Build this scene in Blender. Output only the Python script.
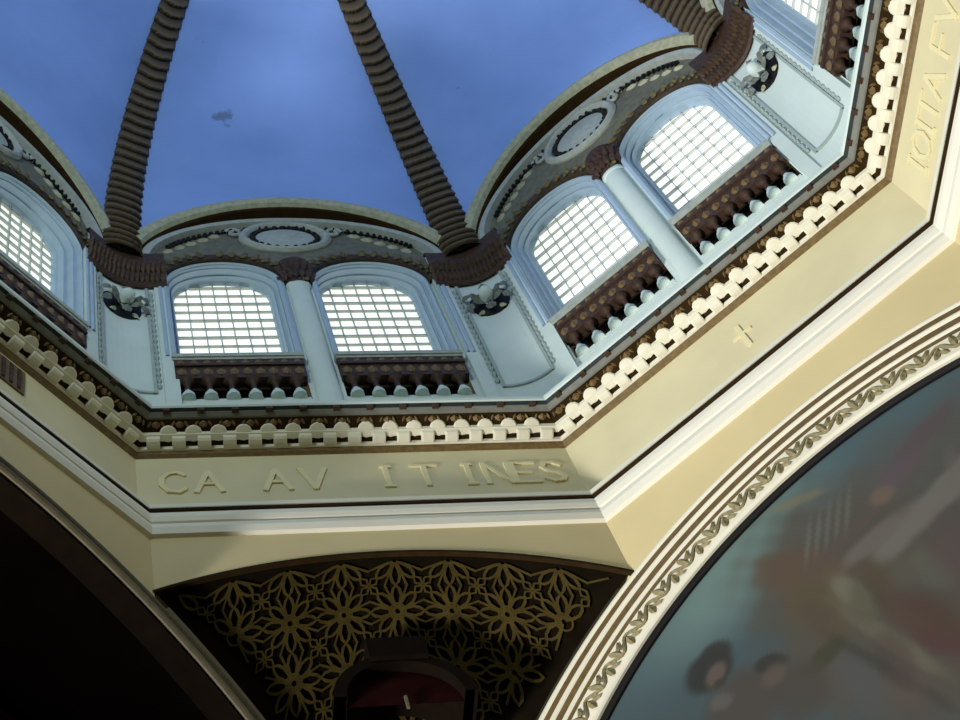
import bpy, math, random
import numpy as np
from mathutils import Vector, Matrix
random.seed(7)
SC = bpy.context.scene
COL = SC.collection
for o in list(bpy.data.objects):
    bpy.data.objects.remove(o)

# ------------------------------------------------------------------ camera, sky, lamps, exposure
cam_d = bpy.data.cameras.new('camera')
cam_d.sensor_fit = 'HORIZONTAL'; cam_d.sensor_width = 36.0
cam_d.lens = 1801.905 / 960 * 36
cam_d.clip_end = 400
cam = bpy.data.objects.new('camera', cam_d); COL.objects.link(cam)
YAW, PITCH, ROLL = 0.476045, 1.081185, -0.442207
_f = Vector((math.sin(YAW) * math.cos(PITCH), math.cos(YAW) * math.cos(PITCH), math.sin(PITCH)))
_r0 = Vector((math.cos(YAW), -math.sin(YAW), 0)); _u0 = _r0.cross(_f)
_r = math.cos(ROLL) * _r0 + math.sin(ROLL) * _u0
_u = -math.sin(ROLL) * _r0 + math.cos(ROLL) * _u0
cam.matrix_world = Matrix(((_r.x, _u.x, -_f.x, -5.8109), (_r.y, _u.y, -_f.y, -7.6734), (_r.z, _u.z, -_f.z, 0), (0, 0, 0, 1)))
SC.camera = cam

world = bpy.data.worlds.new('daylight'); SC.world = world; world.use_nodes = True
bg = world.node_tree.nodes['Background']
bg.inputs[0].default_value = (1.0, 0.90, 0.52, 1); bg.inputs[1].default_value = 0.042

def area_light(name, loc, target, size, power, color, size_y=None):
    d = bpy.data.lights.new(name, 'AREA'); d.energy = power; d.color = color; d.size = size
    if size_y: d.shape = 'RECTANGLE'; d.size_y = size_y
    o = bpy.data.objects.new(name, d); COL.objects.link(o); o.location = loc
    o.rotation_euler = (Vector(target) - Vector(loc)).to_track_quat('-Z', 'Y').to_euler()
    return o
# daylight through the high windows of the unseen side of the drum, and warm light from the hall below
area_light('daylight_from_opposite_windows', (-10.5, -7.5, 40.0), (5, 5, 43.5), 6, 1900, (0.82, 0.97, 0.98))
area_light('warm_hall_light', (-44.0, 2.0, -9.0), (9, 6, 30), 8, 55000, (1.0, 0.97, 0.98))
SC.view_settings.view_transform = 'Standard'; SC.view_settings.look = 'None'
SC.view_settings.gamma = 1.0; SC.view_settings.use_curve_mapping = False
SC.view_settings.exposure = 0.0

# ------------------------------------------------------------------ helpers
SX = 1.0532                                   # the rotunda is slightly oblong
T8 = math.tan(math.pi / 8)
def W(a, t, r, z):
    a = math.radians(a)
    return Vector(((r * math.sin(a) + t * math.cos(a)) * SX, r * math.cos(a) - t * math.sin(a), z))
def lin(c):
    return tuple(((v / 255) / 12.92 if v / 255 <= 0.04045 else ((v / 255 + 0.055) / 1.055) ** 2.4) for v in c)

def material(name, rgb, rough=0.6, var=0.12, scale=3.0, metallic=0.0, bump=0.0, rgb2=None, spec=0.3):
    m = bpy.data.materials.new(name); m.use_nodes = True
    nt = m.node_tree; b = nt.nodes['Principled BSDF']
    c = lin(rgb)
    c2 = lin(rgb2) if rgb2 else tuple(v * (1 - var) for v in c)
    tc = nt.nodes.new('ShaderNodeTexCoord')
    n = nt.nodes.new('ShaderNodeTexNoise'); n.inputs['Scale'].default_value = scale; n.inputs['Detail'].default_value = 5
    rp = nt.nodes.new('ShaderNodeValToRGB')
    rp.color_ramp.elements[0].position = 0.35; rp.color_ramp.elements[1].position = 0.68
    rp.color_ramp.elements[0].color = (*c2, 1); rp.color_ramp.elements[1].color = (*c, 1)
    nt.links.new(tc.outputs['Object'], n.inputs['Vector'])
    nt.links.new(n.outputs['Fac'], rp.inputs['Fac'])
    nt.links.new(rp.outputs['Color'], b.inputs['Base Color'])
    b.inputs['Roughness'].default_value = rough; b.inputs['Metallic'].default_value = metallic
    b.inputs['Specular IOR Level'].default_value = spec
    if bump:
        bp = nt.nodes.new('ShaderNodeBump'); bp.inputs['Strength'].default_value = bump; bp.inputs['Distance'].default_value = 0.05
        nt.links.new(n.outputs['Fac'], bp.inputs['Height']); nt.links.new(bp.outputs['Normal'], b.inputs['Normal'])
    return m
def emitter(name, rgb, strength):
    m = bpy.data.materials.new(name); m.use_nodes = True
    b = m.node_tree.nodes['Principled BSDF']
    b.inputs['Base Color'].default_value = (0.6, 0.62, 0.6, 1)
    b.inputs['Emission Color'].default_value = (*lin(rgb), 1); b.inputs['Emission Strength'].default_value = strength
    return m
def vcol_material(name, rough=0.6, layer='paint'):
    m = bpy.data.materials.new(name); m.use_nodes = True
    b = m.node_tree.nodes['Principled BSDF']; b.inputs['Roughness'].default_value = rough
    b.inputs['Specular IOR Level'].default_value = 0.2
    a = m.node_tree.nodes.new('ShaderNodeVertexColor'); a.layer_name = layer
    m.node_tree.links.new(a.outputs['Color'], b.inputs['Base Color'])
    return m

PALE = material('pale_paint', (200, 214, 206), var=0.06, scale=1.5)
BLUEGREY = material('pale_blue_grey_paint', (160, 182, 200), var=0.10, scale=2)
CREAM = material('cream_plaster', (218, 208, 165), var=0.11, scale=0.6)
CREAM2 = material('cream_moulding', (224, 220, 196), var=0.06, scale=2)
WHITE = material('white_moulding', (230, 226, 206), var=0.04, scale=2)
TAN = material('tan_plaster', (212, 195, 143), var=0.08, scale=0.5)
LETTER = material('carved_letter_stone', (226, 216, 168), var=0.05)
GILT = material('old_gilt_brown', (120, 98, 58), rough=0.5, var=0.35, scale=9, bump=0.3)
BROWN = material('brown_carving', (72, 52, 38), rough=0.6, var=0.45, scale=8, bump=0.4)
DARKBROWN = material('dark_brown_groove', (50, 37, 18), var=0.3, scale=5, rough=0.9, spec=0.05)
DARKTEAL = material('dark_slate_coffer', (38, 50, 50), var=0.3, scale=5)
GREYSTONE = material('grey_green_stone', (168, 176, 166), var=0.2, scale=6)
DARKOLIVE = material('dark_olive_carving', (66, 54, 36), var=0.4, scale=9, bump=0.3)
LEAFGREY = material('shadowy_grey_leaf', (120, 128, 118), var=0.4, scale=9)
SLATE = material('slate_grey_fillet', (120, 122, 112), var=0.2, scale=5)
DARKGILT = material('dark_gilt_groove', (108, 88, 50), var=0.3, scale=6)
LEAFTAN = material('tan_olive_leaf', (140, 130, 92), var=0.35, scale=9)
DARKEST = material('shadow_brown', (22, 15, 8), var=0.3, rough=0.9, spec=0.05)
LEAFBROWN = material('worn_brown_leaf', (88, 68, 48), var=0.5, scale=7)
DIMPALE = material('dim_grey_green_paint', (160, 174, 168), var=0.15, scale=5)
ARCHEDGE = material('dim_olive_moulding', (112, 104, 80), var=0.2, scale=5)
TYMP = material('olive_grey_tympanum', (112, 112, 92), var=0.35, scale=5, bump=0.3)
BLACK = material('black_recess', (16, 13, 10), var=0.3)
STONE = material('mottled_stone_moulding', (178, 180, 150), var=0.30, scale=7, bump=0.3)
OLIVE = material('olive_leaf_paint', (104, 96, 62), var=0.3, scale=9)
WINDOWPANE = emitter('bright_frosted_glass', (240, 246, 236), 1.0)
LEAD = material('grey_window_bars', (190, 194, 186), var=0.1)
LATTICE = material('dull_gold_lattice', (76, 64, 26), var=0.35, scale=4, rough=0.7, spec=0.1)
LATTICEBACK = material('dark_brown_vault', (24, 18, 8), var=0.4, scale=2, rough=0.9, spec=0.05)  # vault and lattice colours darkened to carry the shade inside the squinch
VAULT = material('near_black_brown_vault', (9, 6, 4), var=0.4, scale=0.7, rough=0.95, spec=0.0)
REDDARK = material('dark_red_recess', (40, 11, 7), var=0.4, scale=2, rough=0.9, spec=0.05)

class MB:
    def __init__(s): s.v = []; s.f = []; s.c = []
    def add(s, vs, fs):
        n = len(s.v); s.v += [Vector(v) for v in vs]; s.f += [tuple(i + n for i in f) for f in fs]
    def grid(s, rows, closed_u=False, closed_v=False):
        n = len(rows[0]); m = len(rows); vs = [p for r in rows for p in r]; fs = []
        for i in range(m if closed_u else m - 1):
            for j in range(n if closed_v else n - 1):
                i2 = (i + 1) % m; j2 = (j + 1) % n
                fs.append((i * n + j, i * n + j2, i2 * n + j2, i2 * n + j))
        s.add(vs, fs)
    def fbox(s, a, t0, t1, r0, r1, z0, z1):
        vs = [W(a, t, r, z) for z in (z0, z1) for (t, r) in ((t0, r0), (t1, r0), (t1, r1), (t0, r1))]
        s.add(vs, [(0, 1, 2, 3), (4, 5, 6, 7), (0, 1, 5, 4), (1, 2, 6, 5), (2, 3, 7, 6), (3, 0, 4, 7)])
    def leaf(s, p, d, n, L, w, h):
        d = Vector(d).normalized(); n = Vector(n).normalized(); c = d.cross(n).normalized()
        p = Vector(p)
        vs = [p, p + d * L * .35 + c * w * .5, p + d * L * .75 + c * w * .38, p + d * L + n * h * .35, p + d * L * .75 - c * w * .38, p + d * L * .35 - c * w * .5,
              p + d * L * .3 + n * h * .8, p + d * L * .72 + n * h]
        s.add(vs, [(0, 1, 6), (1, 2, 7, 6), (2, 3, 7), (3, 4, 7), (4, 5, 6, 7), (5, 0, 6), (0, 5, 4, 3, 2, 1)])
    def lathe(s, base, axis, prof, n=10):
        ax = Vector(axis).normalized(); q = ax.to_track_quat('Z', 'X')
        rows = []
        for h, r in prof:
            rows.append([Vector(base) + ax * h + q @ Vector((r * math.cos(2 * math.pi * k / n), r * math.sin(2 * math.pi * k / n), 0)) for k in range(n)])
        s.grid(rows, closed_v=True)
        b = len(s.v) - len(rows) * n
        s.f.append(tuple(b + k for k in range(n))); s.f.append(tuple(b + (len(rows) - 1) * n + k for k in range(n)))
    def tube(s, pts, rad, n=6, radf=None):
        rows = []; rad0 = rad
        for i, p in enumerate(pts):
            d = (pts[min(i + 1, len(pts) - 1)] - pts[max(i - 1, 0)]).normalized()
            q = d.to_track_quat('Z', 'Y')
            rad = rad0 * (radf(i) if radf else 1)
            rows.append([p + q @ Vector((rad * math.cos(2 * math.pi * k / n), rad * math.sin(2 * math.pi * k / n), 0)) for k in range(n)])
        s.grid(rows, closed_v=True)
    def build(s, name, mat, parent=None, smooth=False, colors=None):
        L = Vector((0, 0, 0)); q = parent
        while q is not None:
            L = L + q.location; q = q.parent
        me = bpy.data.meshes.new(name)
        me.from_pydata([v - L for v in s.v], [], s.f); me.update()
        if smooth:
            me.polygons.foreach_set('use_smooth', [True] * len(me.polygons))
        if colors is not None:
            at = me.color_attributes.new('paint', 'FLOAT_COLOR', 'POINT')
            at.data.foreach_set('color', np.asarray(colors, dtype=np.float32).ravel())
        me.materials.append(mat)
        o = bpy.data.objects.new(name, me); COL.objects.link(o)
        if parent is not None: o.parent = parent
        return o
def tag(o, label, cat=None, group=None, kind=None):
    if label: o['label'] = label
    if cat: o['category'] = cat
    if group: o['group'] = group
    if kind: o['kind'] = kind
    return o
def empty(name, loc, label, cat=None, group=None, kind=None):
    o = bpy.data.objects.new(name, None); COL.objects.link(o); o.location = loc; o.empty_display_size = 0.3
    return tag(o, label, cat, group, kind)
def octa_sweep(mb, a, prof, t0=None, t1=None):
    lo = [W(a, (-r * T8 if t0 is None else t0), r, z) for r, z in prof]
    hi = [W(a, (r * T8 if t1 is None else t1), r, z) for r, z in prof]
    mb.grid([lo, hi], closed_v=True)
    n = len(mb.v); k = len(prof)
    mb.f.append(tuple(range(n - 2 * k, n - k))); mb.f.append(tuple(range(n - k, n)))

FACES = {-45: 'left', 0: 'front', 45: 'right', 90: 'far_right'}
NICE = {-45: 'the dim left wall', 0: 'the middle wall', 45: 'the bright right wall', 90: 'the wall at the top right edge'}

# ------------------------------------------------------------------ dome (ceiling)
ZS, AH, AR = 46.5, 12.4, 11.0
def rdome(z):
    return AR * math.sqrt(max(0.0, 1 - (max(z, ZS) - ZS) ** 2 / AH ** 2))
LA, LB, LZ = 4.48, 3.38, 46.25                # lunette arch cut into the dome
ceiling_mat = material('blue_dome_plaster', (138, 169, 226), var=0.10, scale=0.35, rough=0.7, rgb2=(127, 158, 214))
def dome_stains():
    nt = ceiling_mat.node_tree; b = nt.nodes['Principled BSDF']
    src = b.inputs['Base Color'].links[0].from_socket
    tc = nt.nodes.new('ShaderNodeTexCoord')
    n = nt.nodes.new('ShaderNodeTexNoise'); n.inputs['Scale'].default_value = 2.2; n.inputs['Detail'].default_value = 3
    nt.links.new(tc.outputs['Object'], n.inputs['Vector'])
    rp = nt.nodes.new('ShaderNodeValToRGB'); rp.color_ramp.elements[0].position = 0.76; rp.color_ramp.elements[1].position = 0.82
    nt.links.new(n.outputs['Fac'], rp.inputs['Fac'])
    mx = nt.nodes.new('ShaderNodeMixRGB'); mx.inputs[2].default_value = (*lin((70, 84, 116)), 1)
    nt.links.new(rp.outputs['Color'], mx.inputs[0]); nt.links.new(src, mx.inputs[1])
    # one larger water stain
    d = nt.nodes.new('ShaderNodeVectorMath'); d.operation = 'DISTANCE'; d.inputs[1].default_value = STAIN
    nt.links.new(tc.outputs['Object'], d.inputs[0])
    n2 = nt.nodes.new('ShaderNodeTexNoise'); n2.inputs['Scale'].default_value = 3.5
    nt.links.new(tc.outputs['Object'], n2.inputs['Vector'])
    ad = nt.nodes.new('ShaderNodeMath'); ad.operation = 'MULTIPLY_ADD'; ad.inputs[1].default_value = 1.3
    nt.links.new(n2.outputs['Fac'], ad.inputs[0]); nt.links.new(d.outputs['Value'], ad.inputs[2])
    r2 = nt.nodes.new('ShaderNodeValToRGB'); r2.color_ramp.elements[0].position = 0.72; r2.color_ramp.elements[0].color = (.75, .75, .75, 1)
    r2.color_ramp.elements[1].position = 0.95; r2.color_ramp.elements[1].color = (0, 0, 0, 1)
    nt.links.new(ad.outputs[0], r2.inputs['Fac'])
    m2 = nt.nodes.new('ShaderNodeMixRGB'); m2.inputs[2].default_value = (*lin((98, 112, 138)), 1)
    nt.links.new(r2.outputs['Color'], m2.inputs[0]); nt.links.new(mx.outputs[0], m2.inputs[1])
    nt.links.new(m2.outputs[0], b.inputs['Base Color'])
STAIN = tuple(W(0, -1.4, rdome(53.25), 53.25))
dome_stains()
mb = MB()
for a in range(-135, 181, 45):
    rows = []
    for u in np.linspace(-1, 1, 49):
        z0 = LZ
        if a in FACES:
            lo, hi = LZ, LZ + LB + .01
            for _ in range(40):
                m = (lo + hi) / 2; t = u * rdome(m) * T8
                if (t / LA) ** 2 + ((m - LZ) / LB) ** 2 >= 1: hi = m
                else: lo = m
            z0 = hi
        ph0 = math.asin((z0 - ZS) / AH); row = []
        for k in range(29):
            ph = ph0 + (math.pi / 2 - 0.02 - ph0) * k / 28
            z = ZS + AH * math.sin(ph); r = AR * math.cos(ph)
            row.append(W(a, u * r * T8, r, z))
        rows.append(row)
    mb.grid(rows)
ceiling = tag(mb.build('ceiling', ceiling_mat, smooth=False), 'blue painted dome vault above the arched windows', kind='structure')

# ------------------------------------------------------------------ drum walls with window openings
WC, HW, SP = 1.88, 1.48, 44.68
OFF = {0: -0.10}
def WO(a, t, r, z): return W(a, t + OFF.get(a, 0), r, z)
def open_top(t, off=0):
    t = t - off
    for c in (-WC, WC):
        if abs(t - c) < HW: return SP + math.sqrt(HW * HW - (t - c) ** 2)
    return None
def drum_wall(a):
    mb = MB()
    ts = sorted(set([round(x, 4) for x in np.linspace(-4.5, 4.5, 121)] + [OFF.get(a, 0) + s * WC + d * HW * .99999 for s in (-1, 1) for d in (-1, 1)]))
    R = 11.2
    for i in range(len(ts) - 1):
        t0, t1 = ts[i], ts[i + 1]
        def top(t): return LZ + 0.1 + (LB + .15) * math.sqrt(max(0, 1 - (t / 4.52) ** 2))
        m = (t0 + t1) / 2
        of = OFF.get(a, 0)
        if open_top(m, of):
            mb.add([W(a, t0, R, 35.0), W(a, t1, R, 35.0), W(a, t1, R, 37.85), W(a, t0, R, 37.85)], [(0, 1, 2, 3)])
            o0 = open_top(t0, of) or SP; o1 = open_top(t1, of) or SP
            mb.add([W(a, t0, R, o0), W(a, t1, R, o1), W(a, t1, R, top(t1)), W(a, t0, R, top(t0))], [(0, 1, 2, 3)])
        else:
            mb.add([W(a, t0, R, 35.0), W(a, t1, R, 35.0), W(a, t1, R, top(t1)), W(a, t0, R, top(t0))], [(0, 1, 2, 3)])
    return tag(mb.build('wall_' + FACES[a], PALE), 'pale drum wall behind the windows of ' + NICE[a], kind='structure')
for a in FACES: drum_wall(a)

# ------------------------------------------------------------------ entablatures (cornice, frieze, moulding) round the octagon
STROKES = {
 'C': [[(.95, .85), (.7, 1), (.35, .95), (.08, .7), (.05, .35), (.3, .05), (.7, 0), (.95, .15)]],
 'A': [[(0, 0), (.5, 1), (1, 0)], [(.2, .38), (.8, .38)]],
 'T': [[(0, 1), (1, 1)], [(.5, 1), (.5, 0)]],
 'I': [[(.5, 0), (.5, 1)], [(.3, 0), (.7, 0)], [(.3, 1), (.7, 1)]],
 'O': [[(.5, 1), (.15, .85), (0, .5), (.15, .15), (.5, 0), (.85, .15), (1, .5), (.85, .85), (.5, 1)]],
 'N': [[(0, 0), (0, 1), (1, 0), (1, 1)]],
 'E': [[(.95, 1), (0, 1), (0, 0), (.95, 0)], [(0, .5), (.7, .5)]],
 'F': [[(.95, 1), (0, 1), (0, 0)], [(0, .5), (.7, .5)]],
 'V': [[(0, 1), (.5, 0), (1, 1)]],
 'S': [[(.9, .85), (.6, 1), (.25, .95), (.1, .75), (.3, .55), (.7, .45), (.9, .25), (.75, .05), (.4, 0), (.1, .15)]],
 '+': [[(.5, 0), (.5, 1)], [(.1, .6), (.9, .6)]],
}
def letter(a, ch, tc, zc, w, h, r, parent):
    mb = MB(); off = 0.0
    for st in STROKES[ch]:
        for (x0, y0), (x1, y1) in zip(st[:-1], st[1:]):
            off += .0015
            p = Vector((tc + (x0 - .5) * w, zc + (y0 - .5) * h)); q = Vector((tc + (x1 - .5) * w, zc + (y1 - .5) * h))
            d = (q - p).normalized(); c = Vector((-d.y, d.x)) * (0.055 if abs(d.x) < .5 else 0.04); e = d * .035
            cs = [p - e + c, p - e - c, q + e - c, q + e + c]
            vs = [W(a, v.x, r + .02, v.y) for v in cs] + [W(a, v.x, r - .04 - off, v.y) for v in cs]
            mb.add(vs, [(0, 1, 2, 3), (4, 5, 6, 7), (0, 1, 5, 4), (1, 2, 6, 5), (2, 3, 7, 6), (3, 0, 4, 7)])
    return mb.build('letter', LETTER, parent)
INSCR = {0: [('C', -3.8), ('A', -3.1), ('A', -1.75), ('V', -1.0), ('I', 0.5), ('T', 1.3), ('I', 2.2), ('N', 2.8), ('E', 3.4), ('S', 3.98)],
         90: [('I', -3.75), ('O', -3.3), ('I', -2.9), ('T', -2.5), ('A', -1.95), ('F', -1.05), ('V', -0.45)],
         45: [('+', 0.04)], -45: []}
def entablature(i, a):
    root = empty('trim_%d' % i, W(a, 0, 10.4, 30.5), 'entablature with bracketed cornice, frieze and lower moulding below the windows of ' + NICE[a], kind='structure')
    m = MB(); octa_sweep(m, a, [(11.15, 35.45), (10.05, 35.42), (10.0, 35.36), (10.0, 35.24), (10.03, 35.20), (10.05, 35.30), (11.15, 35.30)])
    m.build('cornice_lip', PALE, root)
    m = MB(); octa_sweep(m, a, [(10.03, 35.20), (10.11, 35.16), (10.11, 35.30), (10.03, 35.30)])
    m.build('coffer_strip', DARKTEAL, root)
    m = MB(); octa_sweep(m, a, [(10.11, 35.14), (10.20, 35.08), (10.24, 35.07), (10.27, 35.3), (10.11, 35.25)])
    m.build('grey_fillet', SLATE, root)
    kn = MB(); n = 12; hw = 10.15 * T8
    for k in range(n):
        t = -hw + (k + .5) * 2 * hw / n
        kn.fbox(a, t - .07, t + .07, 10.035, 10.14, 35.11, 35.22)
    kn.build('coffer_divider', BROWN, root)
    m = MB(); octa_sweep(m, a, [(10.24, 35.05), (10.46, 34.90), (10.46, 35.2), (10.24, 35.2)])
    m.build('egg_and_dart_ground', DARKBROWN, root)
    eg = MB(); n = 18; hw = 10.4 * T8
    for k in range(n):
        t = -hw + (k + .5) * 2 * hw / n
        nrm = W(a, 0, -.7, -.7) - W(a, 0, 0, 0)
        eg.leaf(W(a, t, 10.26, 35.03), W(a, 0, .19, -.13) - W(a, 0, 0, 0), nrm, .17, .20, .06)
        for s in (-1, 1):
            eg.leaf(W(a, t + s * .10, 10.26, 35.03), W(a, s * .10, .17, -.12) - W(a, 0, 0, 0), nrm, .16, .07, .05)
    eg.build('egg_and_dart', GILT, root)
    m = MB(); octa_sweep(m, a, [(10.46, 34.9), (10.47, 34.80), (10.60, 34.74), (10.60, 35.1), (10.46, 35.1)])
    for k in range(18):
        t = -10.47 * T8 + k * 2 * 10.47 * T8 / 17
        if 0 < k < 17: m.lathe(W(a, t, 10.485, 34.855), W(a, 0, -.35, -.6) - W(a, 0, 0, 0), [(-.06, .19), (.0, .19), (.03, .16), (.04, .02)], 14)
    m.build('white_band', CREAM2, root)
    m = MB(); octa_sweep(m, a, [(10.58, 34.78), (10.74, 34.70), (10.74, 35.0), (10.58, 35.0)])
    m.build('bracket_recess', DARKBROWN, root)
    n = 17; hw = 10.6 * T8
    for k in range(n):
        t = -hw + (k + .5) * 2 * hw / n; w = .135
        m = MB(); prof = [(10.50, 34.80), (10.52, 34.73), (10.57, 34.68), (10.64, 34.65), (10.72, 34.645), (10.73, 34.85), (10.50, 34.85)]
        m.grid([[W(a, t - w, r, z) for r, z in prof], [W(a, t - w * .8, r, z - .015) for r, z in prof], [W(a, t + w * .8, r, z - .015) for r, z in prof], [W(a, t + w, r, z) for r, z in prof]], closed_v=True)
        b = len(m.v) - 28
        m.f += [tuple(b + j for j in range(7)), tuple(b + 21 + j for j in range(7))]
        m.build('bracket', CREAM2, root)
    m = MB(); octa_sweep(m, a, [(10.76, 34.66), (10.80, 34.54), (10.87, 34.46), (10.92, 34.44), (10.92, 34.9), (10.76, 34.9)])
    m.build('bed_moulding', GILT, root)
    m = MB(); octa_sweep(m, a, [(10.71, 34.70), (10.73, 34.63), (10.77, 34.62), (10.77, 34.9), (10.71, 34.9)]); m.build('bead_moulding', CREAM2, root)
    m = MB(); octa_sweep(m, a, [(10.87, 34.6), (10.87, 31.6), (11.2, 31.6), (11.2, 34.6)])
    m.build('frieze', CREAM, root)
    m = MB(); octa_sweep(m, a, [(10.87, 32.2), (10.60, 31.9), (10.46, 31.80), (10.44, 31.60), (10.9, 31.55)])
    m.build('ledge', CREAM2, root)
    m = MB(); octa_sweep(m, a, [(10.44, 31.62), (10.45, 31.54), (10.52, 31.44), (10.9, 31.40), (10.9, 31.62)])
    m.build('groove', DARKBROWN, root)
    m = MB(); octa_sweep(m, a, [(10.50, 31.46), (10.43, 31.40), (10.41, 31.22), (10.43, 31.06), (10.47, 31.03), (10.47, 30.99), (10.42, 30.95), (10.39, 30.78), (10.42, 30.57), (10.56, 30.50), (10.9, 30.5), (10.9, 31.46)])
    m.build('lower_moulding', WHITE, root)
    for ch, t in INSCR[a]:
        letter(a, ch, t, 33.36, 0.5 if ch not in 'I' else .4, .85, 10.87, root)
    if a == -45:
        m = MB(); m.fbox(a, .2, 1.5, 10.83, 10.9, 33.3, 34.3); g = m.build('grille', GILT, root)
        for k in range(6): 
            m = MB(); m.fbox(a, .3 + k * .2, .38 + k * .2, 10.80, 10.84, 33.38, 34.22); m.build('grille_bar', BROWN, g)
    return root
for i, a in enumerate(FACES): entablature(i + 1, a)

# ------------------------------------------------------------------ lower walls (spandrels) with the great arches
SIDE_R, SIDE_Z = 10.9, 18.4
def spandrel(a):
    R = 10.5; mb = MB(); hw = R * T8
    ts = np.linspace(-hw, hw, 81)
    def bot(t):
        if a in (0, 90): return 20.2 + math.sqrt(9.5 ** 2 - t * t)
        rr = 11.0 if a == 45 else 10.75
        return SIDE_Z + math.sqrt(rr ** 2 - t * t)
    f0 = [W(a, t, R, bot(t)) for t in ts]; f1 = [W(a, t, R, 30.6) for t in ts]
    b0 = [W(a, t, R + .45, bot(t)) for t in ts]; b1 = [W(a, t, R + .45, 30.6) for t in ts]
    mb.grid([f0, f1, b1, b0], closed_u=True)
    o = tag(mb.build('wall_lower_' + FACES[a], TAN), 'tan plaster spandrel under the lower moulding of ' + NICE[a], kind='structure')
    return o
for a in FACES: spandrel(a)

def arch_sweep(mb, a, cz, prof, a0=10, a1=170, n=96, ct=0.0):
    rows = []
    for k in range(n + 1):
        th = math.radians(a0 + (a1 - a0) * k / n)
        rows.append([W(a, ct + R * math.cos(th), r, cz + R * math.sin(th)) for R, r in prof])
    mb.grid(rows, closed_v=True)
def band_profile(R0, R1, r, back, n=5, h=.1):
    pts = [(R0 + (R1 - R0) * k / n, r - h * math.sin(math.pi * k / n)) for k in range(n + 1)]
    return pts + [(R1, back), (R0, back)]

# right archivolt round the mural
root = empty('mural_arch', W(45, 0, 10.5, 27.4), 'great cream archivolt of roll mouldings and leaf band framing the mural', 'arch')
m = MB(); arch_sweep(m, 45, SIDE_Z, [(11.03, 10.495), (11.03, 11.3), (10.2, 11.3), (10.2, 10.495)]); m.build('arch_ground', DARKGILT, root)
for (R0, R1, h) in ((11.06, 10.90, .03), (10.76, 10.60, .05), (10.44, 10.30, .04)):
    m = MB(); arch_sweep(m, 45, SIDE_Z, band_profile(R0, R1, 10.50, 10.9, h=h)); m.build('roll_moulding', CREAM2, root, smooth=False)
m = MB(); arch_sweep(m, 45, SIDE_Z, [(10.22, 10.50), (10.22, 10.9), (9.56, 10.9), (9.56, 10.50)]); m.build('leaf_band', CREAM2, root)
m = MB(); arch_sweep(m, 45, SIDE_Z, band_profile(9.68, 9.55, 10.49, 10.9, h=.05)); m.build('inner_bead', CREAM2, root)
m = MB(); arch_sweep(m, 45, SIDE_Z, [(9.56, 10.54), (9.56, 10.95), (9.45, 10.95), (9.45, 10.60)]); m.build('black_line', BLACK, root)
m = MB(); inw = W(45, 0, -1, 0) - W(45, 0, 0, 0); nw = 34
def on_band(R, th): return W(45, R * math.cos(th), 10.48, SIDE_Z + R * math.sin(th))
TH0, TH1 = math.radians(20), math.radians(160)
m.tube([on_band(9.94 + .13 * math.sin(2 * math.pi * nw * q), TH0 + (TH1 - TH0) * q) for q in np.linspace(0, 1, nw * 10 + 1)], .035, 5)
for k in range(2 * nw):
    th = TH0 + (TH1 - TH0) * (k + .5) / (2 * nw); s_ = 1 if k % 2 else -1
    c = on_band(9.94, th); radd = (on_band(10.14, th) - c).normalized(); tang = (on_band(9.94, th + .01) - c).normalized()
    m.leaf(c - radd * .08 * s_, radd * s_ + tang * .35, inw, .34, .16, .06)
    m.leaf(c + radd * .02 * s_, radd * s_ - tang * 1.1, inw, .26, .12, .05)
    m.leaf(c - radd * .05 * s_ + tang * .1, radd * s_ * .5 + tang * 1.2, inw, .24, .11, .05)
m.build('leaf_ornament', LEAFTAN, root)

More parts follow.
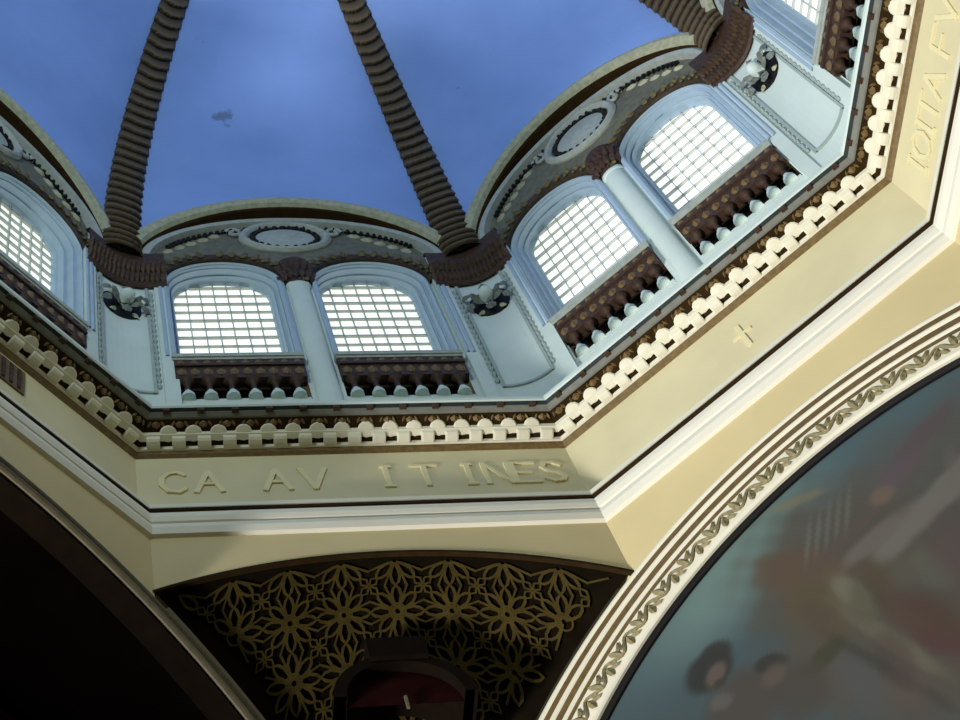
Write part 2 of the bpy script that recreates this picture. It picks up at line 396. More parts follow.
# mural
def mural():
    R = 9.48; rr = 10.66
    nt_, nz = 250, 230
    ts = np.linspace(-9.45, 9.45, nt_); 
    rows = []; P = []
    for i in range(nz):
        row = []
        for t in ts:
            top = math.sqrt(max(0.0, R * R - t * t)); z = SIDE_Z + top * i / (nz - 1)
            row.append(W(45, t, rr, z)); P.append((t, z))
        rows.append(row)
    P = np.array(P); t, z = P[:, 0], P[:, 1]
    rng = np.random.default_rng(3)
    def wob(s, ph): return np.sin(t * s + ph) * np.cos(z * s * .9 + ph * 2)
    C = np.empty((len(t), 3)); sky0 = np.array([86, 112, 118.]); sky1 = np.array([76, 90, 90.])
    g = np.clip((z - 24) / 3.5, 0, 1)[:, None]; C[:] = sky1 * (1 - g) + sky0 * g  # sky dims downward: fall-off of light over the wall is painted in
    def blob(tc, zc, rt, rz, rot, col, al=.9, soft=.35, rag=.10):
        c, s = math.cos(rot), math.sin(rot)
        x = ((t - tc) * c + (z - zc) * s) / rt; y = (-(t - tc) * s + (z - zc) * c) / rz
        d = np.sqrt(x * x + y * y) + rag * wob(4.1, tc * 3) + rag * .6 * wob(9.7, zc)
        k = np.clip((1 + soft - d) / (2 * soft), 0, 1); k = (k * k * (3 - 2 * k) * al)[:, None]
        C[:] = C * (1 - k) + np.array(col) * k
    blob(-2.7, 26.9, 2.0, 1.1, .3, (122, 150, 140), .95, .7, 0)  # paler sky patch, with the stronger light up here put into the paint
    blob(1.5, 25.5, 3.6, 1.6, -.15, (96, 94, 84), .9, .5)      # cloud bank
    blob(-0.9, 23.6, 1.9, 3.4, .15, (92, 86, 72), .95, .3)     # robed group
    blob(3.5, 22.0, 4.0, 4.0, 0, (88, 84, 74), .9, .3)
    blob(-1.7, 25.5, .55, 1.1, .5, (104, 86, 66), .9, .3)
    blob(-1.75, 24.5, .5, .9, .2, (98, 88, 62), .9, .3)
    blob(1.0, 24.95, 1.9, .33, .25, (124, 120, 108), .9, .35)  # pale sweeping robe
    blob(-0.3, 25.1, .7, .25, .1, (122, 116, 104), .8, .4)
    blob(.75, 26.15, .55, .30, .2, (104, 88, 90), .8, .4)     # rose drapery
    blob(1.5, 26.6, .8, .22, .2, (100, 84, 84), .7, .4)
    blob(.2, 25.9, .22, .22, 0, (126, 106, 88), .8, .4)
    blob(-1.06, 27.35, .6, .12, -.5, (132, 128, 100), .75, .5)    # halo
    for k in range(5): blob(-1.3 + k * .22, 26.2, .05, .55, -.5, (122, 128, 118), .5, .6, 0)
    blob(-.75, 25.6, .8, .12, .1, (100, 86, 76), .7, .4)
    blob(-1.2, 24.3, .22, .75, .15, (124, 122, 100), .9, .4)    # pale drapery
    blob(-1.15, 22.9, .16, 1.5, .25, (116, 112, 90), .8, .4)
    blob(-1.45, 22.3, .12, 1.5, .3, (62, 62, 50), .7, .5)
    blob(-.75, 24.2, .2, .6, 0, (104, 82, 64), .8, .4)
    blob(-.45, 22.5, .35, 1.0, .2, (92, 58, 54), .8, .4)      # red robe
    blob(.1, 23.6, .25, .6, 0, (98, 104, 88), .7, .4)
    blob(-.75, 23.2, .2, .7, .2, (92, 74, 58), .7, .4)
    blob(-1.9, 22.5, .3, .8, .1, (90, 92, 92), .7, .5)
    blob(-2.15, 23.5, .4, .22, .2, (70, 70, 46), .8, .4)
    blob(-3.7, 23.8, .75, .75, 0, (84, 76, 66), .85, .35)       # listeners below
    blob(-2.8, 23.2, .5, .7, 0, (82, 76, 66), .85, .35)
    blob(-4.0, 25.05, .50, .46, -.68, (56, 56, 50), .95, .25, .04)     # dark hair
    blob(-3.72, 25.35, .32, .24, -.68, (58, 58, 52), .9, .3, .04)
    blob(-3.92, 24.86, .2, .26, -.68, (112, 98, 86), .85, .35, .03)
    blob(-3.93, 24.62, .13, .10, -.68, (72, 62, 52), .8, .3, .03)
    blob(-4.05, 24.2, .22, .18, -.68, (108, 106, 98), .7, .4)
    blob(-3.0, 24.2, .32, .22, -.68, (60, 58, 50), .9, .3)
    blob(-3.05, 23.92, .22, .25, -.68, (102, 92, 78), .8, .4)
    for k in range(26):
        blob(rng.uniform(-2, 4), rng.uniform(19.5, 25.5), rng.uniform(.1, .4), rng.uniform(.3, .9), rng.uniform(-.4, .5), np.array([96, 88, 74]) + rng.uniform(-24, 24) + rng.uniform(-8, 8, 3), .4, .5)
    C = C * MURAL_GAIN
    C = np.clip(C, 0, 255) / 255; L = np.where(C <= .04045, C / 12.92, ((C + .055) / 1.055) ** 2.4)
    m = MB(); m.grid(rows)
    nv = len(m.v)
    # canvas thickness: a back sheet behind the painted face
    back = [[W(45, tt, rr + .06, SIDE_Z), W(45, tt, rr + .06, SIDE_Z + math.sqrt(max(0, R * R - tt * tt)))] for tt in ts]
    m.grid(back)
    L = np.concatenate([L, np.full((len(m.v) - nv, 3), .1)])
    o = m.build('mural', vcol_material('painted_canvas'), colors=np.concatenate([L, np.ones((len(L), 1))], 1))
    tag(o, 'large dim lunette mural of robed figures against a blue grey sky', 'mural')
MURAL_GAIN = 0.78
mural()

# left archway: dark barrel vault
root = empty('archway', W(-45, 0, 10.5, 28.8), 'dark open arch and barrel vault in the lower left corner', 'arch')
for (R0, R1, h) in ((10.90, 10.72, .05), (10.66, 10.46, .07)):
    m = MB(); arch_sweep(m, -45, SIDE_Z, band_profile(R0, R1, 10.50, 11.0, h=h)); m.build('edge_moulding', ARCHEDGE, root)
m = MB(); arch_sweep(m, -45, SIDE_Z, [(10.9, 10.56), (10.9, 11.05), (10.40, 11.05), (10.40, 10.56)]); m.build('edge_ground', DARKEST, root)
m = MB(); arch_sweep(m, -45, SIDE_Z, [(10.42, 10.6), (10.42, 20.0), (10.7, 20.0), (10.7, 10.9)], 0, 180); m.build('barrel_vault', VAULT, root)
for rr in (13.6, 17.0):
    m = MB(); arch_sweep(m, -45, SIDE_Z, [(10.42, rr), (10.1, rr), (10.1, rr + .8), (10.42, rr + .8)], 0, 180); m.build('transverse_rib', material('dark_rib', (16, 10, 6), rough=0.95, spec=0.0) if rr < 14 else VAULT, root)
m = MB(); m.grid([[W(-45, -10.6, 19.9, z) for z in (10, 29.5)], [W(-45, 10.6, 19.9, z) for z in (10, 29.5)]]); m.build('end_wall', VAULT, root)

# squinch vault behind the middle spandrel, with gilt lattice
def vault(a, r, t):                            # rises from the outer edges of the two side arches
    w = 14.88 - r
    tau = min(r * math.sqrt(2) - 10.5, 10.9)
    ze = SIDE_Z + math.sqrt(11.08 ** 2 - tau * tau)
    return W(a, t, r, ze + .12 + 1.05 * (w / 4.35) * (1 - (t / w) ** 2))
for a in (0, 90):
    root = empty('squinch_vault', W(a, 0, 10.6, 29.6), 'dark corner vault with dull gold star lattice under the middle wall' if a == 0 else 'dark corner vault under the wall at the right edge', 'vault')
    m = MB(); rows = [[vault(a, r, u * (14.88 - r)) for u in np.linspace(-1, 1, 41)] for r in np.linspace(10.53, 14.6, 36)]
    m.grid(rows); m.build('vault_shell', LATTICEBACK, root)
    e = MB()
    hw = 10.6 * T8; ts = np.linspace(-hw, hw, 60)
    def ed(t, R, r): return W(a, t * R / 9.5, r, 20.2 + math.sqrt(R * R - (t * R / 9.5) ** 2))
    e.grid([[ed(t, 9.50, 10.46) for t in ts], [ed(t, 9.42, 10.46) for t in ts], [ed(t, 9.42, 10.56) for t in ts], [ed(t, 9.50, 10.56) for t in ts]], closed_u=True)
    e.build('arch_edge', DARKBROWN, root)
    if a == 0:
        m = MB()
        # planar lattice coordinates (x across, y down the slope) mapped to the cone
        def onc(x, y, h):
            return vault(a, 10.62 + .72 * y, x) + (W(a, 0, -.7, -.7) - W(a, 0, 0, 0)) * h
        per = 1.0
        def ribbon(pts, w):
            rows = []
            for i, (x, y) in enumerate(pts):
                x0, y0 = pts[max(i - 1, 0)]; x1, y1 = pts[min(i + 1, len(pts) - 1)]
                dx, dy = x1 - x0, y1 - y0; L = math.hypot(dx, dy) or 1; nx, ny = -dy / L * w / 2, dx / L * w / 2
                rows.append([onc(x + nx, y + ny, .015), onc(x + nx, y + ny, .06), onc(x - nx, y - ny, .06), onc(x - nx, y - ny, .015)])
            m.grid(rows, closed_v=True)
        def inside(pts): return all(y > .05 and abs(x) < 4.05 - .72 * y for x, y in pts)
        for ix in range(-5, 6):
            for iy in range(0, 4):
                cx = ix * per + .05; cy = 0.05 + iy * per
                if abs(cx) > 4.05 - .72 * cy + .5: continue
                for k in range(8):
                    an = math.pi / 4 * k + math.pi / 8 * 0
                    ux, uy = math.cos(an), math.sin(an); vx, vy = -uy, ux
                    L = per * .5
                    pet = [(cx + ux * L * q + vx * wv, cy + uy * L * q + vy * wv) for q, wv in ((.10, 0), (.35, .06), (.62, .09), (.85, .06), (1, 0), (.85, -.06), (.62, -.09), (.35, -.06), (.10, 0))]
                    if inside(pet): ribbon(pet, .05)
                    an2 = an + math.pi / 8
                    ray_ = [(cx + math.cos(an2) * L * q, cy + math.sin(an2) * L * q) for q in (.25, .7, 1.12 if k % 2 == 0 else 1.05)]
                    if inside(ray_): ribbon(ray_, .035)
                ring = [(cx + per * .15 * math.cos(2 * math.pi * q / 16), cy + per * .15 * math.sin(2 * math.pi * q / 16)) for q in range(17)]
                if inside(ring): ribbon(ring, .03)
                # small four-petal flower between the stars
                fx, fy = cx + per / 2, cy + per / 2
                for k in range(4):
                    an = math.pi / 2 * k + math.pi / 4; ux, uy = math.cos(an), math.sin(an); vx, vy = -uy, ux
                    pet = [(fx + ux * .24 * q + vx * wv, fy + uy * .24 * q + vy * wv) for q, wv in ((.05, 0), (.5, .07), (1, 0), (.5, -.07), (.05, 0))]
                    if inside(pet): ribbon(pet, .035)
        m.build('lattice', LATTICE, root)
# dark hooded niche at the foot of the squinch
root = empty('niche_hood', W(0, .45, 11.2, 26.2), 'dark brown arched hood with square block at the foot of the lattice vault', 'niche')
hz = 26.25; NC = -.2
m = MB(); arch_sweep(m, 0, hz, [(1.25, 11.35), (1.25, 12.6), (1.02, 12.6), (1.02, 11.35)], 0, 180, 32, NC); m.build('arch_frame', DARKEST, root)
m = MB()
m.add([W(0, NC + 1.05 * math.cos(k * math.pi / 24), 11.6, hz + 1.05 * math.sin(k * math.pi / 24)) for k in range(25)], [tuple(range(25))])
m.build('red_recess', REDDARK, root)
m = MB(); m.fbox(0, NC - .5, NC + .55, 11.25, 12.0, 27.3, 27.9); m.build('block', DARKEST, root)
m = MB(); m.fbox(0, NC - .02, NC + .03, 11.50, 11.55, 26.05, 26.4); m.build('pale_rod', ARCHEDGE, root)

# ------------------------------------------------------------------ windows
def window(n, a, c, side):
    root = empty('window_%d' % n, W(a, c, 11.9, 40.0), 'bright arched window with small panes, %s of %s' % (side, NICE[a]), kind='structure')
    def path(hw, r, sp):
        pts = [W(a, c - hw, r, 39.9), W(a, c - hw, r, 43)]
        pts += [W(a, c - hw * math.cos(k * math.pi / 28), r, sp + hw * math.sin(k * math.pi / 28)) for k in range(29)]
        return pts + [W(a, c + hw, r, 43), W(a, c + hw, r, 39.9)]
    prof = [(1.52, 11.22, SP), (1.52, 11.12, SP), (1.47, 11.10, SP), (1.44, 11.30, SP + .1), (1.41, 11.33, SP + .12), (1.38, 11.31, SP + .15), (1.36, 11.55, SP + .3), (1.33, 11.58, SP + .3), (1.30, 11.56, SP + .35), (1.28, 11.75, SP + .5), (1.25, 11.80, SP + .55), (1.22, 11.93, SP + .57)]
    m = MB(); m.grid([path(*p) for p in prof]); m.build('frame', BLUEGREY, root)
    m = MB(); pts = path(1.25, 11.95, SP + .57); pb = path(1.25, 11.99, SP + .57)
    k = len(pts); m.add(pts + pb, [tuple(range(k)), tuple(range(k, 2 * k))] + [(i, (i + 1) % k, k + (i + 1) % k, k + i) for i in range(k)])
    m.build('glass', WINDOWPANE, root)
    m = MB(); HWg = 1.23; SG = SP + .57
    for j in range(1, 7):
        t = -HWg + 2 * HWg * j / 7; top = SG + math.sqrt(HWg ** 2 - t * t)
        m.fbox(a, c + t - .013, c + t + .013, 11.88, 11.95, 40.0, top)
    for j in range(0, 12):
        z = 40.2 + j * .545
        h = HWg if z < SG else math.sqrt(max(0.0, HWg ** 2 - (z - SG) ** 2))
        w = .024 if j % 2 == 1 else .010
        if h > .1: m.fbox(a, c - h, c + h, 11.87, 11.95, z - w, z + w)
    m.build('glazing_bars', LEAD, root)
    # brown leaf garland over the arch
    m = MB(); rows = []
    for kk in range(41):
        th = math.pi * kk / 40
        rows.append([W(a, c - R * math.cos(th), r, SP + .05 + R * math.sin(th)) for R, r in ((1.53, 11.15), (1.56, 11.05), (1.72, 11.0), (1.88, 11.05), (1.93, 11.2))])
    m.grid(rows); g = m.build('leaf_garland', DARKOLIVE, root)
    m = MB(); inw = W(a, 0, -1, 0) - W(a, 0, 0, 0)
    for kk in range(17):
        th = math.pi * (kk + .5) / 17; d = -1 if th < math.pi / 2 else 1
        p = W(a, c - 1.73 * math.cos(th), 11.0, SP + .05 + 1.73 * math.sin(th))
        tang = W(a, math.sin(th), 0, math.cos(th)) - W(a, 0, 0, 0); rad = W(a, -math.cos(th), 0, math.sin(th)) - W(a, 0, 0, 0)
        for s in (-1, 0, 1):
            m.leaf(p - tang * .1, tang * d * .8 + rad * s * .7, inw, .24, .15, .07)
    m.build('leaves', OLIVE, g)
    return root
wn = 0
for a in FACES:
    for c in (-WC, WC):
        wn += 1
        window(wn, a, c + OFF.get(a, 0), 'left-hand window' if c < 0 else 'right-hand window')

# ------------------------------------------------------------------ balustrades below the windows
def balustrade(a, c, label):
    c = c + OFF.get(a, 0); t0, t1 = c - 1.50, c + 1.46
    root = empty('balustrade', W(a, c, 11.1, 37.8), label, 'balustrade', 'carved balustrades below the windows')
    m = MB(); m.fbox(a, t0 - .03, t1 + .03, 11.0, 12.0, 39.70, 39.80); m.fbox(a, t0 - .04, t1 + .04, 10.96, 12.0, 39.80, 39.97); m.build('sill_rail', GREYSTONE, root)
    m = MB(); m.fbox(a, t0, t1, 11.02, 11.3, 38.72, 39.70); m.fbox(a, t0, t1, 10.96, 11.2, 39.30, 39.42)
    pn = m.build('carved_panel', BROWN, root)
    m = MB(); inw = W(a, 0, -1, 0) - W(a, 0, 0, 0)
    for k in range(10):
        t = t0 + (k + .5) * (t1 - t0) / 10
        m.leaf(W(a, t, 11.02, 39.25), (0, 0, -1), inw, .42, .24, .08)
        m.leaf(W(a, t, 11.02, 39.44), (0, 0, 1), inw, .24, .2, .06)
    m.build('leaf_relief', GILT, pn)
    m = MB(); m.fbox(a, t0, t1, 11.5, 11.6, 37.7, 39.0); m.build('dark_back', BLACK, root)
    m = MB(); m.fbox(a, t0, t1, 11.19, 11.5, 37.70, 37.93); m.build('plinth', PALE, root)
    n = 6
    for k in range(n):
        t = t0 + (k + .5) * (t1 - t0) / n
        m = MB(); m.lathe(W(a, t, 11.16, 38.30), (0, 0, 1), [(0, .06), (.08, .08), (.2, .06), (.32, .10), (.43, .22)], 10)
        b = m.build('baluster', BROWN, root, smooth=True)
        m = MB(); m.lathe(W(a, t, 11.16, 37.88), (0, 0, 1), [(0, .17), (.14, .165), (.24, .12), (.34, .09), (.43, .05)], 10)
        m.build('baluster_foot', PALE, b, smooth=True)
    return root
for a, c, l in ((-45, WC, 'brown carved balustrade under the window cut by the left edge'),
                (0, -WC, 'brown carved balustrade under the left window of the middle wall'),
                (0, WC, 'brown carved balustrade under the right window of the middle wall'),
                (45, -WC, 'brown carved balustrade under the lower left window of the bright right wall'),
                (45, WC, 'brown carved balustrade under the upper right window of the bright right wall'),
                (90, -WC, 'brown carved balustrade cut by the top edge at far right')):
    balustrade(a, c, l)

# ------------------------------------------------------------------ columns between the paired windows
def column(a, label):
    root = empty('column', WO(a, 0, 11.1, 35.6), label, 'column', 'pale columns between paired windows')
    m = MB(); rows = []
    for z, s in ((35.6, 1), (44.4, .95), (44.45, 1.1), (44.6, 1.1)):
        rows.append([WO(a, -.31 * s, 11.3, z)] + [WO(a, -.30 * s * math.cos(k * math.pi / 14), 11.2 - .20 * s * math.sin(k * math.pi / 14), z) for k in range(15)] + [WO(a, .31 * s, 11.3, z)])
    m.grid(rows); m.build('shaft', PALE, root, smooth=False)
    for s in (-1, 1):
        m = MB(); m.tube([WO(a, s * .44, 11.16, 40.0), WO(a, s * .44, 11.16, 44.9)], .07, 8); m.build('colonnette', BLUEGREY, root, smooth=True)
    m = MB(); rows = []
    for z, s in ((44.55, .30), (44.65, .33), (45.1, .36), (45.6, .42), (45.9, .48)):
        rows.append([WO(a, -s, 11.25, z)] + [WO(a, -s * math.cos(k * math.pi / 10), 11.2 - s * .75 * math.sin(k * math.pi / 10), z) for k in range(11)] + [WO(a, s, 11.25, z)])
    m.grid(rows); cp = m.build('capital', BROWN, root)
    m = MB()
    for tier, z in ((0, 44.65), (1, 45.1)):
        for k in range(7):
            an = math.pi * (k + .5 * (1 + tier % 2)) / 7.5; s = .36 + tier * .04
            p = WO(a, -s * math.cos(an), 11.2 - s * .75 * math.sin(an), z); n = W(a, -math.cos(an), -math.sin(an), 0) - W(a, 0, 0, 0)
            m.leaf(p, Vector((0, 0, 1)) + n * .25, n, .5, .22, .10)
    m.build('capital_leaves', BROWN, cp)
for a, l in ((-45, 'pale column dividing the paired windows of the dim left wall'), (0, 'pale fluted column between the two windows of the middle wall'), (45, 'smooth pale column between the two windows of the bright right wall')):
    column(a, l)

# ------------------------------------------------------------------ corner piers with panels and capital band
def corner_plan(a, r, tin, push=0.0, n=9):
    b = a + 45; r = r - push; te = 3.95
    P0 = W(a, te, r, 0); C = W(a, r * T8, r, 0); P2 = W(b, -te, r, 0)
    out = [W(a, tin, r, 0)] if tin < te else []
    for k in range(n):
        q = k / (n - 1); out.append(P0 * (1 - q) ** 2 + C * 2 * q * (1 - q) + P2 * q * q)
    if tin < te: out.append(W(b, -tin, r, 0))
    return out
def zed(p, z): return Vector((p.x, p.y, z))
PIERWORD = {-67.5: '', -22.5: 'left corner', 22.5: 'middle corner', 67.5: 'upper right corner'}
def pier(a, label):
    b = a + 45; ca = math.radians(a + 22.5)
    root = empty('corner_pier', W(a, 11.2 * T8, 11.2, 35.5), label, 'pier', 'panelled corner piers of the drum')
    plan = [W(a, 3.40, 11.35, 0), W(a, 3.40, 11.04, 0), W(a, 3.74, 11.04, 0), W(a, 3.76, 11.11, 0)] + corner_plan(a, 11.11, 9) + [W(b, -3.76, 11.11, 0), W(b, -3.74, 11.04, 0), W(b, -3.40, 11.04, 0), W(b, -3.40, 11.35, 0)]
    m = MB(); m.grid([[zed(p, 35.4) for p in plan], [zed(p, 45.5) for p in plan]]); m.build('pier_face', PALE, root)
    for (aa, s) in ((a, 1), (b, -1)):
        for tt, rad in ((3.46, .06), (3.60, .06)):
            m = MB(); m.tube([W(aa, s * tt, 11.06, 40.0), W(aa, s * tt, 11.06, 45.0)], rad, 8); m.build('colonnette', BLUEGREY, root, smooth=True)
    # panel moulding with a dark beaded line
    m = MB(); m2 = MB()
    inn = corner_plan(a, 11.11, 9, .05)
    for z0, z1 in ((38.05, 38.14),):
        m.grid([[zed(p, z0) for p in corner_plan(a, 11.13, 9)], [zed(p, z0) for p in inn], [zed(p, z1) for p in inn], [zed(p, z1) for p in corner_plan(a, 11.13, 9)]])
    for (aa, s) in ((a, 1), (b, -1)):
        m.fbox(aa, s * 3.90, s * 3.98, 11.06, 11.12, 38.05, 44.3)
        m2.tube([W(aa, s * 3.84, 11.10, 38.3 + k * .08) for k in range(73)], .05, 6, lambda i: 1.2 if i % 4 in (1, 2) else .5)
    m.build('panel_moulding', DIMPALE, root); m2.build('beading', DIMPALE, root)
    # capital band of brown leaves
    prof = [(0, 44.25), (.07, 44.3), (.10, 44.5), (.07, 44.6), (.09, 44.9), (.12, 45.3), (.14, 45.55), (.14, 46.3), (0, 46.32)]
    m = MB(); m.grid([[zed(p, z) for p in corner_plan(a, 11.04, 3.42, d)] for d, z in prof]); cb = m.build('capital_band', BROWN, root)
    m = MB()
    for tier, (zz, d) in enumerate(((44.35, .09), (44.95, .10))):
        pl = corner_plan(a, 11.04, 3.42, d, 25)
        L = [0]
        for p, q in zip(pl[:-1], pl[1:]): L.append(L[-1] + (q - p).length)
        N = 17
        for k in range(N):
            dist = L[-1] * (k + (.5 if tier else .25)) / (N)
            i = max(j for j in range(len(L) - 1) if L[j] <= dist); q = (dist - L[i]) / (L[i + 1] - L[i])
            p = pl[i] * (1 - q) + pl[i + 1] * q; n = Vector((-p.x, -p.y, 0)).normalized()
            m.leaf(zed(p, zz), Vector((0, 0, 1)) + n * (.2 + .15 * tier), n, .5, .17, .10)
    m.build('capital_leaves', LEAFBROWN, cb)
for a, l in ((-45, 'pale curved corner pier between the dim left wall and the middle wall'), (0, 'pale curved corner pier between the middle wall and the right wall'), (45, 'pale curved corner pier near the top right corner')):
    pier(a, l)

# ------------------------------------------------------------------ flower bosses on the piers
def rosette(a, label, zc):
    pl = corner_plan(a, 11.11, 9); p = pl[len(pl) // 2].copy(); n = Vector((-p.x, -p.y, 0)).normalized(); p = zed(p, zc)
    side = Vector((0, 0, 1)).cross(n).normalized(); up = Vector((0, 0, 1))
    root = empty('rosette', p, label, 'rosette', 'leafy bosses on the corner piers')
    m = MB(); m.lathe(p - n * .05, n, [(0, .72), (.10, .70), (.14, .58)], 24); m.build('dark_disc', BLACK, root)
    for k in range(6):
        an = math.pi / 2 + k * math.pi / 3
        d = side * math.cos(an) + up * math.sin(an)
        m = MB(); m.leaf(p + n * .12 + d * .12, d + n * .5, n, .42, .26, .14); m.leaf(p + n * .30 + d * .46, d - n * .35, n, .30, .30, .10)
        m.build('petal', LEAFGREY, root)
        d2 = side * math.cos(an + math.pi / 6) + up * math.sin(an + math.pi / 6)
        m = MB(); m.leaf(p + n * .06 + d2 * .42, d2 + n * .1, n, .34, .20, .08); m.build('leaf', STONE, root)
    m = MB(); m.lathe(p + n * .1, n, [(0, .16), (.2, .20), (.36, .17), (.44, .08), (.46, .01)], 14); m.build('boss', PALE, root, smooth=True)
for a, l in ((-45, 'pale flower boss with dark hollow on the left corner pier'), (0, 'leafy boss on the pier between the middle and right walls'), (45, 'leafy boss on the pier near the top right corner')):
    rosette(a, l, 42.9)

# ------------------------------------------------------------------ great drum arches with tympanum and roundel
def drum_arch(a, label):
    root = empty('drum_arch', W(a, 0, 11.1, 46.7), label, 'arch', 'segmental arches under the dome')
    N = 64
    def sweep(m, prof, closed=True):
        rows = []
        for k in range(N + 1):
            th = math.pi * k / N; row = []
            zb = LZ + LB * math.sin(th)
            for off, kind, dr in prof:
                A, B = LA + off, LB + off * .95
                z = LZ + B * math.sin(th); r = (rdome(zb) + dr) if kind == 'd' else dr
                row.append(W(a, -A * math.cos(th), r, z))
            rows.append(row)
        m.grid(rows, closed_v=closed)
    m = MB(); sweep(m, [(.04, 'd', .10), (.04, 'd', -.10), (.0, 'd', -.17), (-.16, 'd', -.19), (-.30, 'd', -.12), (-.36, 'd', .02), (-.36, 'd', .2), (.04, 'd', .2)]); m.build('outer_moulding', STONE, root)
    m = MB(); sweep(m, [(-.34, 'd', .0), (-.44, 'd', .05), (-.46, 'w', 11.0), (-.46, 'w', 11.25), (-.34, 'w', 11.25)]); m.build('groove', DARKBROWN, root)
    m = MB(); sweep(m, [(-.46, 'w', 10.98), (-.56, 'w', 10.92), (-.70, 'w', 10.96), (-.74, 'w', 11.22), (-.46, 'w', 11.22)]); m.build('inner_moulding', GREYSTONE, root)
    m = MB()
    A, B = LA - .88, LB - .86
    m.tube([W(a, -A * math.cos(th), 11.14, LZ + B * math.sin(th)) for th in np.linspace(.42, math.pi - .42, 161)], .085, 6, lambda i: 1.2 if i % 4 in (1, 2) else .35)
    m.build('bead_row', BLACK, root)
    m = MB(); ts = np.linspace(-3.62, 3.62, 91); lo = []; hi = []
    for t in ts:
        d = min(abs(t - WC), abs(t + WC)); lo.append(WO(a, t, 11.16, SP + .1 + (math.sqrt(1.55 ** 2 - d * d) if d < 1.55 else 0)))
        hi.append(WO(a, t, 11.16, LZ + (LB - .7) * math.sqrt(max(0, 1 - (t / (LA - .72)) ** 2))))
    m.grid([[l, h if h.z > l.z else l] for l, h in zip(lo, hi)]); m.build('tympanum', TYMP, root)
    # roundel
    zc = 48.0
    def ring(m, R0, R1, r, back, h):
        rows = []
        for k in range(40):
            th = 2 * math.pi * k / 40
            rows.append([WO(a, (R0 + (R1 - R0) * q / 4) * math.cos(th), r - h * math.sin(math.pi * q / 4), zc + (R0 + (R1 - R0) * q / 4) * .86 * math.sin(th)) for q in range(5)] + [WO(a, R1 * math.cos(th), back, zc + R1 * .86 * math.sin(th)), WO(a, R0 * math.cos(th), back, zc + R0 * .86 * math.sin(th))])
        m.grid(rows, closed_u=True, closed_v=True)
    m = MB(); ring(m, 1.26, 1.0, 11.10, 11.3, .12); rf = m.build('roundel_frame', GREYSTONE, root)
    m = MB()
    m.tube([WO(a, .88 * math.cos(th), 11.12, zc + .88 * .86 * math.sin(th)) for th in np.linspace(0, 2 * math.pi, 89)], .075, 6, lambda i: 1.2 if i % 4 in (1, 2) else .35)
    m.build('roundel_beads', BLACK, root)
    m = MB(); m.add([WO(a, .80 * math.cos(k * math.pi / 20), 11.12, zc + .80 * .86 * math.sin(k * math.pi / 20)) for k in range(40)] + [WO(a, 0, 11.02, zc)], [(k, (k + 1) % 40, 40) for k in range(40)])
    m.build('roundel_shield', GREYSTONE, root)
    # scrolls either side
    for s in (-1, 1):
        m = MB(); pts = []
        for k in range(26):
            q = k / 25; an = q * 2.6 * math.pi; rad = .30 * (1 - q * .75)
            pts.append(WO(a, s * (1.36 + rad * math.cos(an) * .8), 11.1, zc + .35 + rad * math.sin(an)))
        m.tube(pts, .06, 6); m.build('scroll', GREYSTONE, root, smooth=True)
        m = MB(); n = W(a, 0, -1, 0) - W(a, 0, 0, 0)
        for k in range(5):
            m.leaf(WO(a, s * (1.7 + k * .33), 11.17, zc + .25 - k * .26), W(a, s * .8, 0, -.3 - .1 * k) - W(a, 0, 0, 0), n, .42, .22, .1)
        m.build('spandrel_leaves', STONE, root)
for a, l in ((-45, 'great arch with mouldings cut by the left edge under the dome'), (0, 'wide arch with roundel over the paired windows of the middle wall'), (45, 'tall arch with roundel over the paired windows of the bright right wall'), (90, 'arch end just showing in the top right corner')):
    drum_arch(a, l)

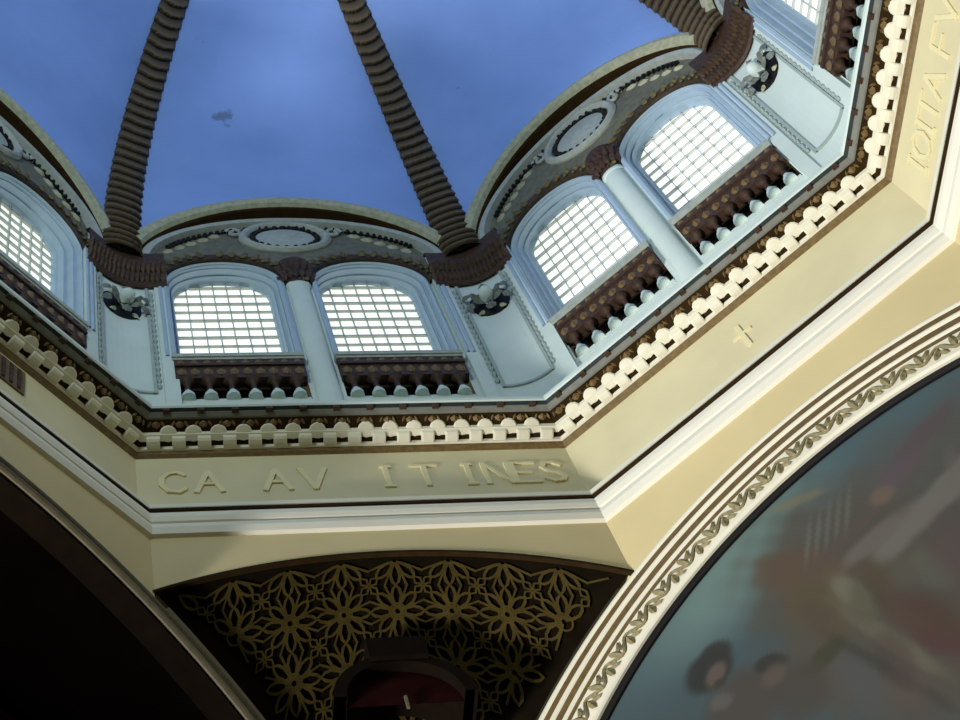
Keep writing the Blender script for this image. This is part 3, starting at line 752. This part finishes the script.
# ------------------------------------------------------------------ ribs of the dome: bundled laurel garlands
RIBMAT = vcol_material('laurel_garland_paint', 0.55)
def rib(a, label):
    ca = math.radians(a)
    root = empty('dome_rib', W(a - 22.5, 11.0 * T8, 11.0, 46.6), label, 'rib', 'laurel garland ribs of the dome')
    NS, NU = 420, 17
    rows = []; cols = []
    # arc length along the corner profile
    phs = np.linspace(-0.04, 1.35, NS); per = 0.40; s = 0; prev = None
    for ph in phs:
        z = ZS + AH * math.sin(ph); R = AR * math.cos(ph) / math.cos(math.pi / 8)
        if prev: s += math.hypot(z - prev[0], R - prev[1])
        prev = (z, R)
        p = Vector((R * math.sin(ca) * SX, R * math.cos(ca), z))
        n = Vector((-math.cos(ph) * math.sin(ca) * SX, -math.cos(ph) * math.cos(ca), -math.sin(ph) * .9)).normalized()
        side = Vector((math.cos(ca) * SX, -math.sin(ca), 0)).normalized()
        w = .66 * (1 - .42 * s / 16)
        row = []
        for j in range(NU):
            u = -1 + 2 * j / (NU - 1)
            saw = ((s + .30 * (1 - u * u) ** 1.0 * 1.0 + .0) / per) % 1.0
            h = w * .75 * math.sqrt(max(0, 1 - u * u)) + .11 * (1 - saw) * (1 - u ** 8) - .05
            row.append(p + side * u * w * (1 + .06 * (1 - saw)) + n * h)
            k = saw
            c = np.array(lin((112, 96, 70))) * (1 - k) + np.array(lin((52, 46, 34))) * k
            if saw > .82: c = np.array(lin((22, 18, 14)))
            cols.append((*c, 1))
        rows.append(row)
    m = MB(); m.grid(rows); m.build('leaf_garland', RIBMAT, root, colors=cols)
    m = MB(); 
    for sgn in (-1, 1):
        pts = []
        for ph in np.linspace(0.01, 1.35, 50):
            z = ZS + AH * math.sin(ph); R = AR * math.cos(ph) / math.cos(math.pi / 8)
            p = Vector((R * math.sin(ca) * SX, R * math.cos(ca), z)); side = Vector((math.cos(ca) * SX, -math.sin(ca), 0)).normalized()
            w = .68 * (1 - .42 * (ph * 12) / 16)
            pts.append(p + side * sgn * w * .96 + Vector((-p.x, -p.y, -6)).normalized() * .02)
        m.tube(pts, .07, 6)
    m.build('edge_fillet', DARKBROWN, root)
for a, l in ((-22.5, 'brown laurel garland rib rising from the left corner to the top edge'), (22.5, 'brown laurel garland rib crossing the blue dome from the middle corner'), (67.5, 'brown laurel garland rib cut off at the top right')):
    rib(a, l)
